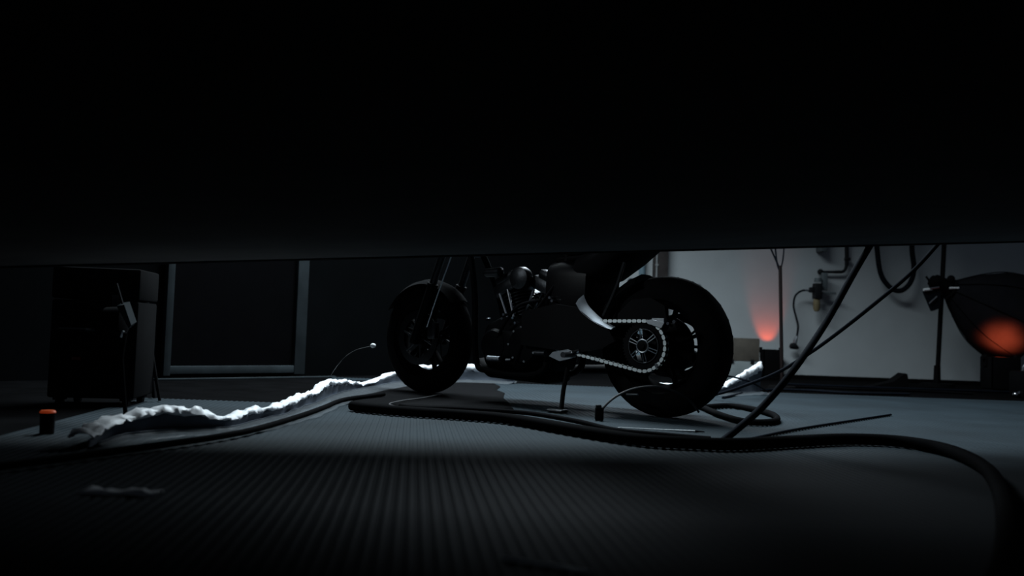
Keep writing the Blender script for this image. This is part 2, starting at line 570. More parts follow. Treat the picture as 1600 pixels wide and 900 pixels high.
def link_mesh(w):
    m = MB()
    L = cum[-1] / NL
    for s in (-1, 1):
        poly = []
        rr = 0.0072
        for k in range(7):
            a = math.pi / 2 + math.pi * k / 6
            poly.append((-L * 0.36 + rr * math.cos(a), rr * math.sin(a)))
        for k in range(7):
            a = -math.pi / 2 + math.pi * k / 6
            poly.append((L * 0.36 + rr * math.cos(a), rr * math.sin(a)))
        m.prism(poly, (0, s * w, 0), X, Z, YL, 0.0022)
    return m
links = [link_mesh(0.0105).build('link', M['steel'], chain), link_mesh(0.0075).build('link', M['black'], chain)]
for k in range(NL):
    o = links[k] if k < 2 else links[k % 2].copy()
    if k >= 2:
        COL.objects.link(o); o.parent = chain
    p, q = chain_at(cum[-1] * k / NL), chain_at(cum[-1] * (k + 1) / NL)
    o.location = (p + q) / 2 + YL * YS
    dd = q - p
    o.rotation_euler = (0, -math.atan2(dd.z, dd.x), 0)
m = MB(); m.lathe([(0.0, -0.004), (0.048, -0.004), (0.048, 0.004), (0.0, 0.004)], C2 + YL * YS, YL, 24); m.build('front_sprocket', M['steel'], bike)

# swingarm
m = MB()
plate = [(0.165, 0.392), (0.25, 0.425), (0.34, 0.485), (0.46, 0.50), (0.66, 0.46), (0.66, 0.30), (0.46, 0.285), (0.30, 0.282), (0.20, 0.30), (0.13, 0.335)]
m.prism(plate, (0, 0.222, 0), X, Z, YL, 0.012)
m.build('swingarm_cover', M['black'], bike)
for s in (-1, 1):
    m = MB(); m.box((0.30, s * 0.152, 0.335), (0.72, 0.030, 0.05), Matrix.Rotation(-0.05, 3, 'Y'), 0.008); m.build('swingarm', M['black'], bike)
# polished upper lip of the swingarm cover
m = MB()
tops = [Vector((0.150, 0.205, 0.388)), Vector((0.20, 0.205, 0.402)), Vector((0.26, 0.205, 0.428)), Vector((0.315, 0.205, 0.465)), Vector((0.345, 0.205, 0.503))]
tops = catmull(tops, 6)
rings = []
for i, p in enumerate(tops):
    f = i / (len(tops) - 1)
    w = 0.012 + 0.030 * f
    q = [p + Vector((0, 0.024, 0)), p + Vector((-0.006 * f, 0.012, w * 0.5)), p + Vector((-0.016 * f, -0.014, w)), p + Vector((0, -0.018, 0))]
    rings.append([m.bm.verts.new(v) for v in q])
m.skin(rings); m.build('swingarm_lip', M['dullalu'], bike, 60)
# chain guard end plate / adjuster above the sprocket
m = MB()
m.prism([(-0.112, 0.425), (-0.05, 0.437), (-0.018, 0.432), (-0.032, 0.418), (-0.055, 0.413), (-0.098, 0.401)], (0, 0.214, 0), X, Z, YL, 0.008)
m.prism([(-0.108, 0.444), (-0.05, 0.443), (-0.05, 0.433), (-0.108, 0.424)], (0, 0.20, 0), X, Z, YL, 0.03)
m.build('chain_guard', M['alu'], bike)
m = MB(); m.prism([(-0.085, 0.425), (-0.07, 0.50), (0.0, 0.535), (0.10, 0.525), (0.17, 0.46), (0.165, 0.40), (0.0, 0.43)], (0, 0.142, 0), X, Z, YL, 0.006); m.build('chain_shield', M['black'], bike)
for q, rr in (((-0.125, 0.205, 0.422), 0.007), ((-0.152, 0.20, 0.430), 0.008), ((-0.075, 0.207, 0.235), 0.006), ((-0.072, 0.207, 0.245), 0.004)):
    m = MB(); m.cyl(Vector(q) - YL * 0.012, Vector(q) + YL * 0.006, rr, seg=8); m.build('bolt', M['chrome'], bike)
m = MB(); m.box((-0.11, 0.17, 0.40), (0.10, 0.05, 0.035), Matrix.Rotation(0.2, 3, 'Y'), 0.006); m.build('brake_caliper', M['black'], bike)

# frame
m = MB()
for s in (-1, 1):
    m.tube([(1.20, s * 0.03, 0.86), (1.08, s * 0.10, 0.55), (1.02, s * 0.14, 0.22), (0.92, s * 0.15, 0.16), (0.62, s * 0.15, 0.16), (0.54, s * 0.15, 0.28), (0.50, s * 0.13, 0.62), (0.56, s * 0.08, 0.78), (1.20, s * 0.03, 0.92)], 0.017, 10, 6)
    m.tube([(0.55, s * 0.10, 0.72), (0.30, s * 0.12, 0.74), (0.05, s * 0.11, 0.84), (-0.12, s * 0.08, 0.92)], 0.013, 8, 6)
m.cyl((1.18, 0, 0.98), (1.245, 0, 0.80), 0.035)
m.build('frame', M['black'], bike)
# engine
m = MB()
m.loft([(0.56, 0, 0.30, 0.10, 0.08), (0.58, 0, 0.30, 0.145, 0.125), (0.70, 0, 0.30, 0.16, 0.15), (0.86, 0, 0.30, 0.16, 0.155), (0.97, 0, 0.29, 0.14, 0.12), (1.0, 0, 0.28, 0.09, 0.07)], seg=28, p=3.5)
crank = m.build('crankcase', M['black'], bike)
m = MB()
for cx_, cz_, rr in ((0.68, 0.30, 0.095), (0.87, 0.29, 0.085)):
    m.lathe([(0, 0.135), (rr, 0.135), (rr, 0.178), (rr - 0.012, 0.192), (0.03, 0.197), (0, 0.197)], Vector((cx_, 0, cz_)), YL, 36)
m.box((0.775, 0.165, 0.296), (0.19, 0.05, 0.14), None, 0.015)
m.build('primary_cover', M['gloss'], bike)
for k in range(7):
    a = 2 * math.pi * k / 7
    q = Vector((0.68 + 0.082 * math.cos(a), 0.194, 0.30 + 0.082 * math.sin(a)))
    m = MB(); m.cyl(q, q + YL * 0.006, 0.006, seg=6); m.build('bolt', M['alu'], bike)
for k, (ang, bx) in enumerate(((R(-24), 0.72), (R(24), 0.82))):
    dz = Vector((math.sin(ang), 0, math.cos(ang)))
    o0 = Vector((bx, 0, 0.43))
    prof = [(0.0, 0.0)]
    h = 0.0
    for j in range(8):
        prof += [(0.062, h), (0.086, h + 0.003), (0.086, h + 0.008), (0.062, h + 0.011)]
        h += 0.017
    prof += [(0.0, h)]
    m = MB(); m.lathe(prof, o0, dz, 32)
    m.build('cylinder', M['engine'], bike, 30)
    m = MB()
    tip = o0 + dz * (h + 0.04)
    u_ = Vector((dz.z, 0, -dz.x))
    m.box(tip, (0.17, 0.17, 0.07), Matrix((u_, YL, dz)).transposed(), 0.02)
    hd = m.build('cylinder_head', M['engine'], bike)
    m = MB(); m.box(tip + dz * 0.05, (0.14, 0.14, 0.045), Matrix((u_, YL, dz)).transposed(), 0.018); m.build('rocker_cover', M['engine'], hd)
    for s in (-0.028, 0.028):
        m = MB(); m.tube([o0 + YL * 0.115 + u_ * s * 0.6 - dz * 0.03, o0 + YL * 0.105 + u_ * s + dz * (h + 0.01)], 0.0075, 10)
        m.build('pushrod_tube', M['chrome'], bike)
# air cleaner between the cylinders, throttle bodies and fittings
m = MB(); m.lathe([(0, 0.085), (0.055, 0.085), (0.06, 0.10), (0.055, 0.135), (0.03, 0.145), (0, 0.145)], Vector((0.765, 0, 0.63)), YL, 30); m.build('air_cleaner', M['engine'], bike)
m = MB(); m.loft([(0.90, 0.10, 0.665, 0.012, 0.012), (0.91, 0.10, 0.665, 0.028, 0.024), (1.0, 0.10, 0.662, 0.028, 0.022), (1.02, 0.10, 0.66, 0.012, 0.01)]); m.build('coil_cover', M['engine'], bike)
for q in ((0.80, 0.20, 0.445), (0.805, 0.205, 0.425), (0.74, 0.20, 0.43), (0.725, 0.20, 0.405), (0.52, 0.20, 0.53), (0.505, 0.20, 0.515), (0.93, 0.18, 0.42)):
    m = MB(); m.cyl(Vector(q) - YL * 0.03, q, 0.007, seg=8); m.build('bolt', M['chrome'], bike)
# bundle of hoses on the engine side
m = MB()
m.tube([(0.60, 0.16, 0.52), (0.70, 0.20, 0.49), (0.78, 0.2, 0.41), (0.84, 0.19, 0.33)], 0.008, 8, 6)
m.tube([(0.52, 0.15, 0.60), (0.60, 0.19, 0.47), (0.64, 0.2, 0.38), (0.72, 0.2, 0.2)], 0.007, 8, 6)
m.build('oil_line', M['hose'], bike)
# oil tank / side cover filling the gap ahead of the rear wheel
m = MB(); m.loft([(0.335, 0, 0.56, 0.10, 0.10), (0.35, 0, 0.56, 0.15, 0.15), (0.50, 0, 0.55, 0.165, 0.18), (0.58, 0, 0.56, 0.15, 0.15), (0.60, 0, 0.56, 0.10, 0.10)], seg=28, p=4); m.build('oil_tank', M['gloss'], bike)
# seat, tail, tank
m = MB(); m.loft([(0.62, 0, 0.80, 0.10, 0.02), (0.60, 0, 0.80, 0.13, 0.045), (0.45, 0, 0.775, 0.15, 0.05), (0.28, 0, 0.79, 0.16, 0.05), (0.15, 0, 0.83, 0.14, 0.045), (0.12, 0, 0.84, 0.08, 0.02)], seg=24, p=2.8); m.build('seat', M['leather'], bike)
m = MB(); m.loft([(0.46, 0, 0.67, 0.06, 0.05), (0.42, 0, 0.67, 0.15, 0.075), (0.30, 0, 0.71, 0.165, 0.095), (0.20, 0, 0.765, 0.165, 0.085), (0.10, 0, 0.83, 0.155, 0.075), (-0.08, 0, 0.91, 0.13, 0.06), (-0.22, 0, 0.965, 0.09, 0.035), (-0.26, 0, 0.98, 0.03, 0.012)], seg=26, p=2.6); tail = m.build('tail_cowl', M['matt'], bike)
m = MB(); m.loft([(-0.235, 0, 0.957, 0.05, 0.012), (-0.262, 0, 0.957, 0.045, 0.010)]); m.build('tail_lamp', M['redlens'], tail)
m = MB(); m.loft([(1.20, 0, 0.96, 0.04, 0.03), (1.17, 0, 0.95, 0.11, 0.08), (1.05, 0, 0.94, 0.15, 0.105), (0.88, 0, 0.91, 0.15, 0.10), (0.70, 0, 0.865, 0.115, 0.07), (0.60, 0, 0.84, 0.06, 0.03)], seg=28, p=2.4); tank = m.build('fuel_tank', M['gloss'], bike)
m = MB(); m.cyl((1.02, 0, 1.035), (1.02, 0, 1.06), 0.035, seg=24); m.build('filler_cap', M['chrome'], tank)
# inner hugger close over the tyre
m = MB()
rings = []
for k in range(16):
    a = R(112 - 88 * (k / 15))
    rr = 0.345
    row = [AX + Vector((math.cos(a) * (rr - 0.05 * abs(j) ** 3), 0.125 * j, math.sin(a) * (rr - 0.05 * abs(j) ** 3))) for j in (-1, -0.7, -0.3, 0, 0.3, 0.7, 1)]
    row2 = [AX + (p - AX) * 1.0 + (p - AX).normalized() * 0.004 for p in reversed(row)]
    if a < R(75):
        rings.append([m.bm.verts.new(p) for p in row + row2])
m.skin(rings); m.build('rear_hugger', M['black'], bike)
m = MB(); m.tube([(0.26, 0.14, 0.43), (0.22, 0.13, 0.52), (0.19, 0.12, 0.60), (0.17, 0.10, 0.70)], 0.008, 8); m.build('hugger_stay', M['engine'], bike)
# shock
m = MB()
A_, B_ = Vector((0.42, 0.0, 0.38)), Vector((0.52, 0.0, 0.70))
m.tube([A_ + (B_ - A_) * t + Vector((math.cos(t * 50) * 0.03, math.sin(t * 50) * 0.03, 0)) for t in [i / 90 for i in range(91)]], 0.006, 6)
m.cyl(A_, B_, 0.015, seg=12); m.build('shock_absorber', M['engine'], bike)
# exhaust on the far side
m = MB()
m.tube([(0.90, -0.10, 0.50), (1.02, -0.16, 0.42), (1.0, -0.19, 0.25), (0.80, -0.20, 0.18), (0.4, -0.21, 0.19)], 0.024, 12, 6)
m.lathe([(0, 0), (0.035, 0), (0.05, 0.06), (0.05, 0.40), (0.04, 0.46), (0.03, 0.46), (0.03, 0.30), (0, 0.30)], (0.42, -0.21, 0.19), (-1, 0, 0.18), 24)
m.build('exhaust', M['black'], bike)
# fork, yokes, bars, headlamp
rake = Vector((-0.36, 0, 0.90)).normalized()
for s in (-1, 1):
    p0 = FX + YL * (s * 0.115) + Vector((-0.01, 0, 0.0))
    m = MB(); m.cyl(p0 - rake * 0.03, p0 + rake * 0.30, 0.027, seg=18); m.cyl(p0 + rake * 0.30, p0 + rake * 0.32, 0.031, seg=18)
    lg = m.build('fork_leg', M['black'], bike)
    m = MB(); m.cyl(p0 + rake * 0.30, p0 + rake * 0.74, 0.021, seg=18); m.build('fork_tube', M['engine'], lg)
m = MB(); m.tube([FX + Vector((-0.135, 0.155, 0.06)), FX + Vector((-0.135, 0.155, 0.06)) + rake * 0.20, FX + Vector((-0.14, 0.15, 0.06)) + rake * 0.48], 0.0035, 6, 5); m.build('fork_glint', M['alu'], bike)  # bright thin tube stands in for the highlight along the fork
for c_ in (0.52, 0.70):
    m = MB(); m.box(FX + rake * c_ + Vector((-0.03, 0, 0)), (0.09, 0.30, 0.035), Matrix.Rotation(-0.38, 3, 'Y'), 0.012); m.build('yoke', M['engine'] if c_ < 0.6 else M['black'], bike)
hb = FX + rake * 0.74
m = MB(); m.tube([hb + Vector((-0.14, 0.40, 0.06)), hb + Vector((-0.04, 0.28, 0.09)), hb + Vector((-0.02, 0.10, 0.04)), hb + Vector((-0.02, -0.10, 0.04)), hb + Vector((-0.04, -0.28, 0.09)), hb + Vector((-0.14, -0.40, 0.06))], 0.012, 12, 6)
bars = m.build('handlebar', M['black'], bike)
for s in (-1, 1):
    m = MB(); m.cyl(hb + Vector((-0.145, s * 0.405, 0.06)), hb + Vector((-0.085, s * 0.315, 0.085)), 0.018, seg=14); m.build('grip', M['matt'], bars)
m = MB(); m.lathe([(0, -0.10), (0.05, -0.09), (0.085, -0.03), (0.09, 0.02), (0.085, 0.035), (0, 0.04)], FX + rake * 0.60 + Vector((0.12, 0, 0)), (1, 0, -0.1), 32); m.build('headlamp', M['gloss'], bike)
# front fender
m = MB()
rings = []
for k in range(20):
    a = R(30 + 110 * k / 19)
    rr = 0.325
    row = [FX + Vector((math.cos(a) * (rr - 0.03 * abs(j) ** 2), 0.072 * j, math.sin(a) * (rr - 0.03 * abs(j) ** 2))) for j in (-1, -0.6, 0, 0.6, 1)]
    row2 = [p + (p - FX).normalized() * 0.004 for p in reversed(row)]
    rings.append([m.bm.verts.new(p) for p in row + row2])
m.skin(rings); m.build('front_fender', M['matt'], bike)
for s in (-1, 1):
    m = MB(); m.box(FX + Vector((-0.13, s * 0.10, 0.04)), (0.06, 0.04, 0.09), None, 0.01); m.build('front_caliper', M['engine'], bike)
# foot controls
m = MB()
m.prism([(0.30, 0.275), (0.36, 0.29), (0.44, 0.275), (0.46, 0.255), (0.40, 0.235), (0.34, 0.25)], (0, 0.262, 0), X, Z, YL, 0.012)
m.build('peg_bracket', M['alu'], bike)
m = MB(); m.cyl((0.325, 0.255, 0.268), (0.315, 0.36, 0.268), 0.013, seg=12); m.build('foot_peg', M['engine'], bike)
m = MB(); m.tube([(0.335, 0.275, 0.275), (0.30, 0.285, 0.281), (0.275, 0.287, 0.286)], 0.0085, 8); m.build('shift_pedal', M['chrome'], bike)
m = MB(); m.cyl((0.52, 0.215, 0.265), (0.58, 0.215, 0.265), 0.014, seg=12); m.build('peg_spacer', M['engine'], bike)
m = MB(); m.cyl((0.80, 0.21, 0.225), (0.88, 0.21, 0.225), 0.015, seg=14); m.cyl((0.73, 0.215, 0.225), (0.76, 0.215, 0.222), 0.006, seg=8); m.build('oil_filter', M['alu'], bike)
m = MB(); m.tube([(0.42, 0.17, 0.20), (0.395, 0.235, 0.10), (0.375, 0.275, 0.012)], 0.011, 8); stand = m.build('kickstand', M['black'], bike)
m = MB(); m.loft([(0.34, 0.285, 0.010, 0.012, 0.006), (0.35, 0.285, 0.010, 0.028, 0.009), (0.43, 0.285, 0.010, 0.028, 0.009), (0.44, 0.285, 0.01, 0.012, 0.006)]); m.build('kickstand_foot', M['engine'], stand)
m = MB(); m.loft([(0.60, 0, 0.13, 0.10, 0.01), (0.62, 0, 0.14, 0.14, 0.03), (0.95, 0, 0.15, 0.14, 0.03), (1.05, 0, 0.20, 0.12, 0.02)], p=3); m.build('belly_pan', M['black'], bike)
m = MB(); m.tube([(0.10, 0.16, 0.10), (0.03, 0.18, 0.105)], 0.005, 6); m.build('stand_hook', M['alu'], bike)

# ------------------------------------------------------------------ rolled plastic sheet round the motorcycle
def key(px, py, Y, hgt=None):
    p = at(px, py, Y)
    return Vector((p.x, p.y, max(0.03, p.z)))
keys = [key(126, 676, 2.52), key(170, 655, 2.72), key(215, 643, 2.83), key(265, 634, 2.92), key(310, 640, 2.97), key(352, 651, 3.04), key(385, 640, 3.22),
        key(435, 631, 3.5), key(470, 615, 3.88), key(488, 611, 4.08), key(508, 596, 4.4), key(535, 594, 4.8), key(572, 596, 5.2),
        key(640, 573, 6.0), key(700, 571, 6.2), key(765, 572, 6.25), key(805, 582, 6.2)]
keys_r = [key(1008, 602, 5.74), key(1045, 598, 5.75), key(1080, 601, 5.76), key(1120, 604, 5.78), key(1145, 592, 5.9), key(1170, 577, 6.0), key(1188, 566, 6.08)]
cp = catmull(keys, 14)
b = MB()
rings = []
NP = len(cp)
roll = [(-0.020, 0.66, .6), (-0.026, 0.80, .8), (-0.022, 0.93, 1), (-0.011, 0.99, 1), (0.0, 1.0, 1), (0.011, 0.985, 1), (0.021, 0.93, 1), (0.025, 0.84, .9), (0.018, 0.74, .7)]
face = [(0.019, 0.78, .5), (0.014, 0.60, .1), (0.010, 0.40, 0), (0.008, 0.20, 0), (0.014, 0.08, 0), (0.03, 0.022, 0)]  # near side of the sheet, coloured dark as if shaded
front = [(0.028, 0.020, 0), (0.05, 0.013, 0), (0.08, 0.012, 0), (0.12, 0.011, 0), (0.15, 0.010, 0)]
rear = [(-0.012, 0.72, .3), (-0.020, 0.45, 0), (-0.03, 0.12, 0), (-0.05, 0.02, 0), (-0.09, 0.012, 0)]
def sheet_strip(prof, name, material, parent=None):
    b = MB()
    NP = len(cp)
    rings = []
    for i, p in enumerate(cp):
        t = cp[min(i + 1, NP - 1)] - cp[max(i - 1, 0)]
        t.z = 0
        t.normalize()
        nrm = Vector((t.y, -t.x, 0))
        row = []
        cr = 0.85 + (0.65 * max(0, 1 - i / 90) if p.x < 0 else 0)
        for a, f, wgt in prof:
            z = f * p.z if f > 0.031 else f + 0.002
            q = Vector((p.x, p.y, 0)) + nrm * a * (cr if abs(a) < 0.05 else 1.0) + Z * z
            if wgt:
                nv = noise.noise_vector(q * 24) * 0.013 * wgt + noise.noise_vector(q * 60) * 0.009 * wgt
                q += Vector((nv.x, nv.y, nv.z * 0.9))
            else:
                nv = noise.noise(q * 9.0)
                q += nrm * nv * 0.012
                q.z = max(0.0095, q.z + (0.004 * abs(nv) if f < 0.031 else 0))
            row.append(b.bm.verts.new(q))
        rings.append(row)
    b.skin(rings, closed_u=False, cap=False)
    o = b.build(name, material, parent, angle=70)
    sol = o.modifiers.new('thickness', 'SOLIDIFY'); sol.thickness = 0.0012; sol.offset = 0
    return o
sheet = sheet_strip(roll, 'plastic_sheet', M['plastic'])
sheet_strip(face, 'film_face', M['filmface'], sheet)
sheet_strip(front, 'film_skirt', M['film'], sheet)
sheet_strip(rear, 'film_skirt', M['film'], sheet)
tag(sheet, 'long crumpled white plastic sheet rolled into a bright rim left of the motorcycle', 'plastic sheet')
cp = catmull(keys_r, 14)
sheet_r = sheet_strip(roll, 'plastic_sheet', M['plastic'])
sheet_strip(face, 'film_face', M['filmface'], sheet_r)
sheet_strip(front, 'film_skirt', M['film'], sheet_r)
sheet_strip(rear, 'film_skirt', M['film'], sheet_r)
tag(sheet_r, 'short crumpled white plastic roll rising to the right behind the rear tyre', 'plastic sheet')

# ------------------------------------------------------------------ floor hoses and cables
def lay(name, pix, r, m_, label, cat, z=None, smooth=8, seg=10, group=None):
    pts = []
    for q in pix:
        if len(q) == 2:
            pts.append(on_floor(q[0], q[1], (0.0085 + r if z is None else z)))
        else:
            pts.append(at(*q))
    b_ = MB(); b_.tube(pts, r, seg, smooth)
    return tag(b_.build(name, M[m_], angle=60), label, cat, group)

lay('hose', [(550, 634), (580, 638), (640, 643), (720, 648), (800, 655), (900, 672), (1000, 687), (1080, 692), (1150, 694), (1250, 689), (1330, 686), (1410, 690), (1480, 703), (1535, 728), (1562, 765), (1574, 820), (1570, 880), (1540, 960)],
    0.021, 'hose', 'thick black hose sweeping across the mat in front of the motorcycle', 'hose')
lay('hose', [(-60, 735), (40, 724), (150, 709), (200, 702), (260, 694), (330, 684), (385, 674), (430, 662), (475, 648), (505, 637), (540, 624), (600, 616)],
    0.010, 'hose', 'slim black hose following the foot of the plastic rim at left', 'hose', z=0.023)
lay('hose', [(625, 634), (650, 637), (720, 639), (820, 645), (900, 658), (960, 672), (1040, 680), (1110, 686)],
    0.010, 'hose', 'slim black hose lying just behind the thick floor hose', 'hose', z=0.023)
lay('cable', [(1150, 692), (1190, 682), (1250, 670), (1320, 659), (1392, 648)], 0.0055, 'cable', 'thin dark cable lying straight on the mat right of the hose', 'cable')
lay('hose', [(1100, 636), (1140, 634), (1180, 640), (1208, 648), (1214, 656), (1195, 660), (1160, 658), (1125, 648), (1095, 636), (1060, 630)], 0.014, 'hose', 'black hose loop lying behind the rear tyre', 'hose')
lay('cable', [(760, 649), (700, 642), (650, 638), (618, 635), (609, 631), (630, 626), (660, 622), (690, 616)], 0.0038, 'grey', 'thin grey wire bent in a hairpin under the front wheel', 'cable', z=0.02)
# arc cable with its connector
pc = on_floor(936, 657, 0.0085)
conn = thing('floor_connector', 'small dark cable connector on the mat with a grey lead arching up', 'connector', (pc.x, pc.y, 0.0085))
m = MB(); m.box((0, 0, 0.028), (0.036, 0.03, 0.056), None, 0.006); m.build('connector_body', M['matt'], conn)
m = MB(); m.box((-0.004, 0, 0.06), (0.024, 0.022, 0.012), None, 0.003); m.build('connector_collar', M['engine'], conn)
m = MB()
arc = [at(937, 652, pc.y), at(944, 636, pc.y), at(962, 620, pc.y + 0.01), at(985, 609, pc.y + 0.02), at(1008, 604.5, pc.y + 0.03), at(1030, 604.5, pc.y + 0.05), at(1055, 612, pc.y + 0.07), at(1078, 626, pc.y + 0.1), at(1092, 644, pc.y + 0.12)]
arc = [p - Vector(conn.location) for p in arc]
m.tube(arc, 0.005, 8, 8); m.build('lead', M['grey'], conn)
# slim white rod pointer
p0, p1 = on_floor(965, 668, 0.0125), on_floor(1086, 674, 0.0125)
rod = thing('slim_rod', 'slim pale rod with dark tip on the mat before the rear tyre', 'rod', p0)
m = MB(); m.tube([Vector((0, 0, 0)), (p1 - p0) * 0.6, (p1 - p0)], [0.0015, 0.0022, 0.0042], 8); m.build('rod_shaft', M['wire'], rod)
m = MB(); m.tube([(p1 - p0), (p1 - p0) * 1.12], [0.0042, 0.002], 8); m.build('rod_tip', M['matt'], rod)

# cables hanging down from the platform edge
lay('cable', [(1364, 376, 3.5), (1335, 425, 3.47), (1290, 505, 3.42), (1240, 578, 3.31), (1195, 632, 3.30), (1160, 664, 3.28), (1128, 690, 3.27)], 0.0135, 'cable', 'thick dark cable slanting from the platform edge down to the mat', 'cable')
lay('cable', [(1474, 372, 3.58), (1425, 425, 3.62), (1360, 480, 3.7), (1300, 527, 3.95), (1260, 555, 4.15), (1215, 582, 4.5), (1170, 600, 4.9), (1135, 612, 5.2), (1100, 621)], 0.0085, 'cable', 'slim dark cable running from the platform edge back past the pole foot', 'cable')
lay('cable', [(1120, 585, 5.5), (1150, 590, 5.5), (1175, 598, 5.5), (1200, 612)], 0.006, 'cable', 'short dark cable crossing in front of the bright plastic end', 'cable')
# clutter of cables on the dark floor before the back wall
lay('cable', [(1130, 622), (1190, 610), (1260, 610), (1330, 614), (1420, 616)], 0.010, 'cable', 'black cable along the far edge of the mat, nearest of three', 'cable', z=0.012)
lay('cable', [(1225, 604), (1270, 605), (1340, 608), (1440, 611), (1520, 615)], 0.010, 'hose', 'black cable along the far edge of the mat, middle of three', 'cable', z=0.012)
lay('cable', [(1230, 600), (1300, 603), (1380, 606), (1500, 610), (1590, 613)], 0.010, 'cable', 'black cable along the far edge of the mat, nearest the wall', 'cable', z=0.012)

# thin rod with bright tip beside the front wheel
tipb = at(583, 540, 4.45)
fl = on_floor(505, 606, 0.0085)
wr = thing('wire_probe', 'thin curved wire with a bright tip beside the front wheel', 'wire', fl)
m = MB(); m.tube([Vector((0, 0, 0)), at(528, 570, 4.5) - fl, at(552, 549, 4.45) - fl, tipb - fl], 0.0016, 6, 8); m.build('wire_stem', M['grey'], wr)
m = MB(); m.ball(tipb - fl, 0.012, 12, (1.2, 1, 1)); m.build('wire_tip', M['white'], wr)

# dark sheet added to darken the floor under the front half
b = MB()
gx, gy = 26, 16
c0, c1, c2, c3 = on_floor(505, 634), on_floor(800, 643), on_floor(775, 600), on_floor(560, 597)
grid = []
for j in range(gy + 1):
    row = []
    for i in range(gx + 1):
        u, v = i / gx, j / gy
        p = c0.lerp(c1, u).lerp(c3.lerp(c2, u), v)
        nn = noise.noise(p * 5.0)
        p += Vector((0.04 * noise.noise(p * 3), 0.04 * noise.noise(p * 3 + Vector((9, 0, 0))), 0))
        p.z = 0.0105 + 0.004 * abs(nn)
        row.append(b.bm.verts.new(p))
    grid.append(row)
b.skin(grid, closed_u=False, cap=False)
cl = b.build('dark_sheet', M['dark_sheet'], angle=80)
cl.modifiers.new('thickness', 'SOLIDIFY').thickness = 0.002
tag(cl, 'dark sheet added on the mat to darken it under the front of the motorcycle', 'dark_sheet')

# foreground scraps
b = MB()
cA = on_floor(190, 778)
rowz = []
for j in range(5):
    row = []
    for i in range(15):
        q = Vector((cA.x + (i - 7) * 0.0115, cA.y + (j - 2) * 0.012 + 0.006 * math.sin(i * 0.9), 0.010))
        q.z += 0.014 * (0.5 + 0.5 * noise.noise(q * 45)) * (1 if 0 < j < 4 else 0.1)
        row.append(b.bm.verts.new(q))
    rowz.append(row)
b.skin(rowz, closed_u=False, cap=False)
sc = b.build('film_scrap', M['plastic'], angle=70)
sc.modifiers.new('thickness', 'SOLIDIFY').thickness = 0.001
tag(sc, 'small crumpled scrap of plastic film on the dark foreground mat', 'plastic scrap')
lay('cable', [(786, 872), (840, 880), (880, 887), (925, 895)], 0.0035, 'wire', 'short pale wire on the mat at the bottom edge of view', 'cable')

# ------------------------------------------------------------------ back wall: stands, lamps, fittings
# pole near the plastic end
pb = on_floor(1222, 607)
pole = thing('light_stand', 'dark slim pole standing right of the plywood box, cables forking at its top', 'stand', (pb.x, pb.y, 0))
topz = at(1219, 415, pb.y)
m = MB(); m.cyl((0, 0, 0.01), (topz.x - pb.x, 0, topz.z), 0.014, seg=12); m.build('pole', M['polemat'], pole)
m = MB(); m.tube([(topz.x - pb.x, 0, topz.z - 0.03), (topz.x - pb.x - 0.09, 0.0, topz.z + 0.16), (topz.x - pb.x - 0.25, 0.0, topz.z + 0.5)], 0.007, 8, 4)
m.tube([(topz.x - pb.x, 0, topz.z - 0.05), (topz.x - pb.x - 0.03, 0.0, topz.z + 0.05), (topz.x - pb.x - 0.06, 0.02, topz.z + 0.4)], 0.007, 8, 4)
m.tube([(topz.x - pb.x, 0, topz.z - 0.05), (topz.x - pb.x + 0.025, 0.0, topz.z + 0.10), (topz.x - pb.x + 0.03, 0.0, topz.z + 0.5)], 0.006, 8, 4)
m.build('top_cable', M['cable'], pole)
m = MB(); m.cyl((0, 0, 0), (0, 0, 0.02), 0.11, 0.10, seg=28); m.cyl((0, 0, 0.02), (0, 0, 0.07), 0.022, seg=14); m.build('base', M['matt'], pole)

# plywood box
d_box = 7.9
bl, br = at(1134, 527, d_box), at(1187, 529, d_box)
wbox, hbox = br.x - bl.x, br.z
bx = thing('wooden_box', 'weathered plywood box standing behind the plastic rim', 'box', ((bl.x + br.x) / 2 , d_box + 0.16, 0))
hb_ = hbox * 0.46
m = MB(); m.box((0, 0, hb_ / 2 + 0.002), (wbox, 0.30, hb_), None, 0.004); m.build('box_body', M['boxgrey'], bx)
m = MB(); m.box((0, 0, hb_ + (hbox - hb_) / 2), (wbox + 0.006, 0.306, hbox - hb_ - 0.002), None, 0.004); m.build('box_lid', M['ply'], bx)
for sx in (-1, 1):
    m = MB(); m.box((sx * wbox * 0.3, -0.156, hb_), (0.03, 0.01, 0.035), None, 0.002); m.build('latch', M['darkmetal'], bx)

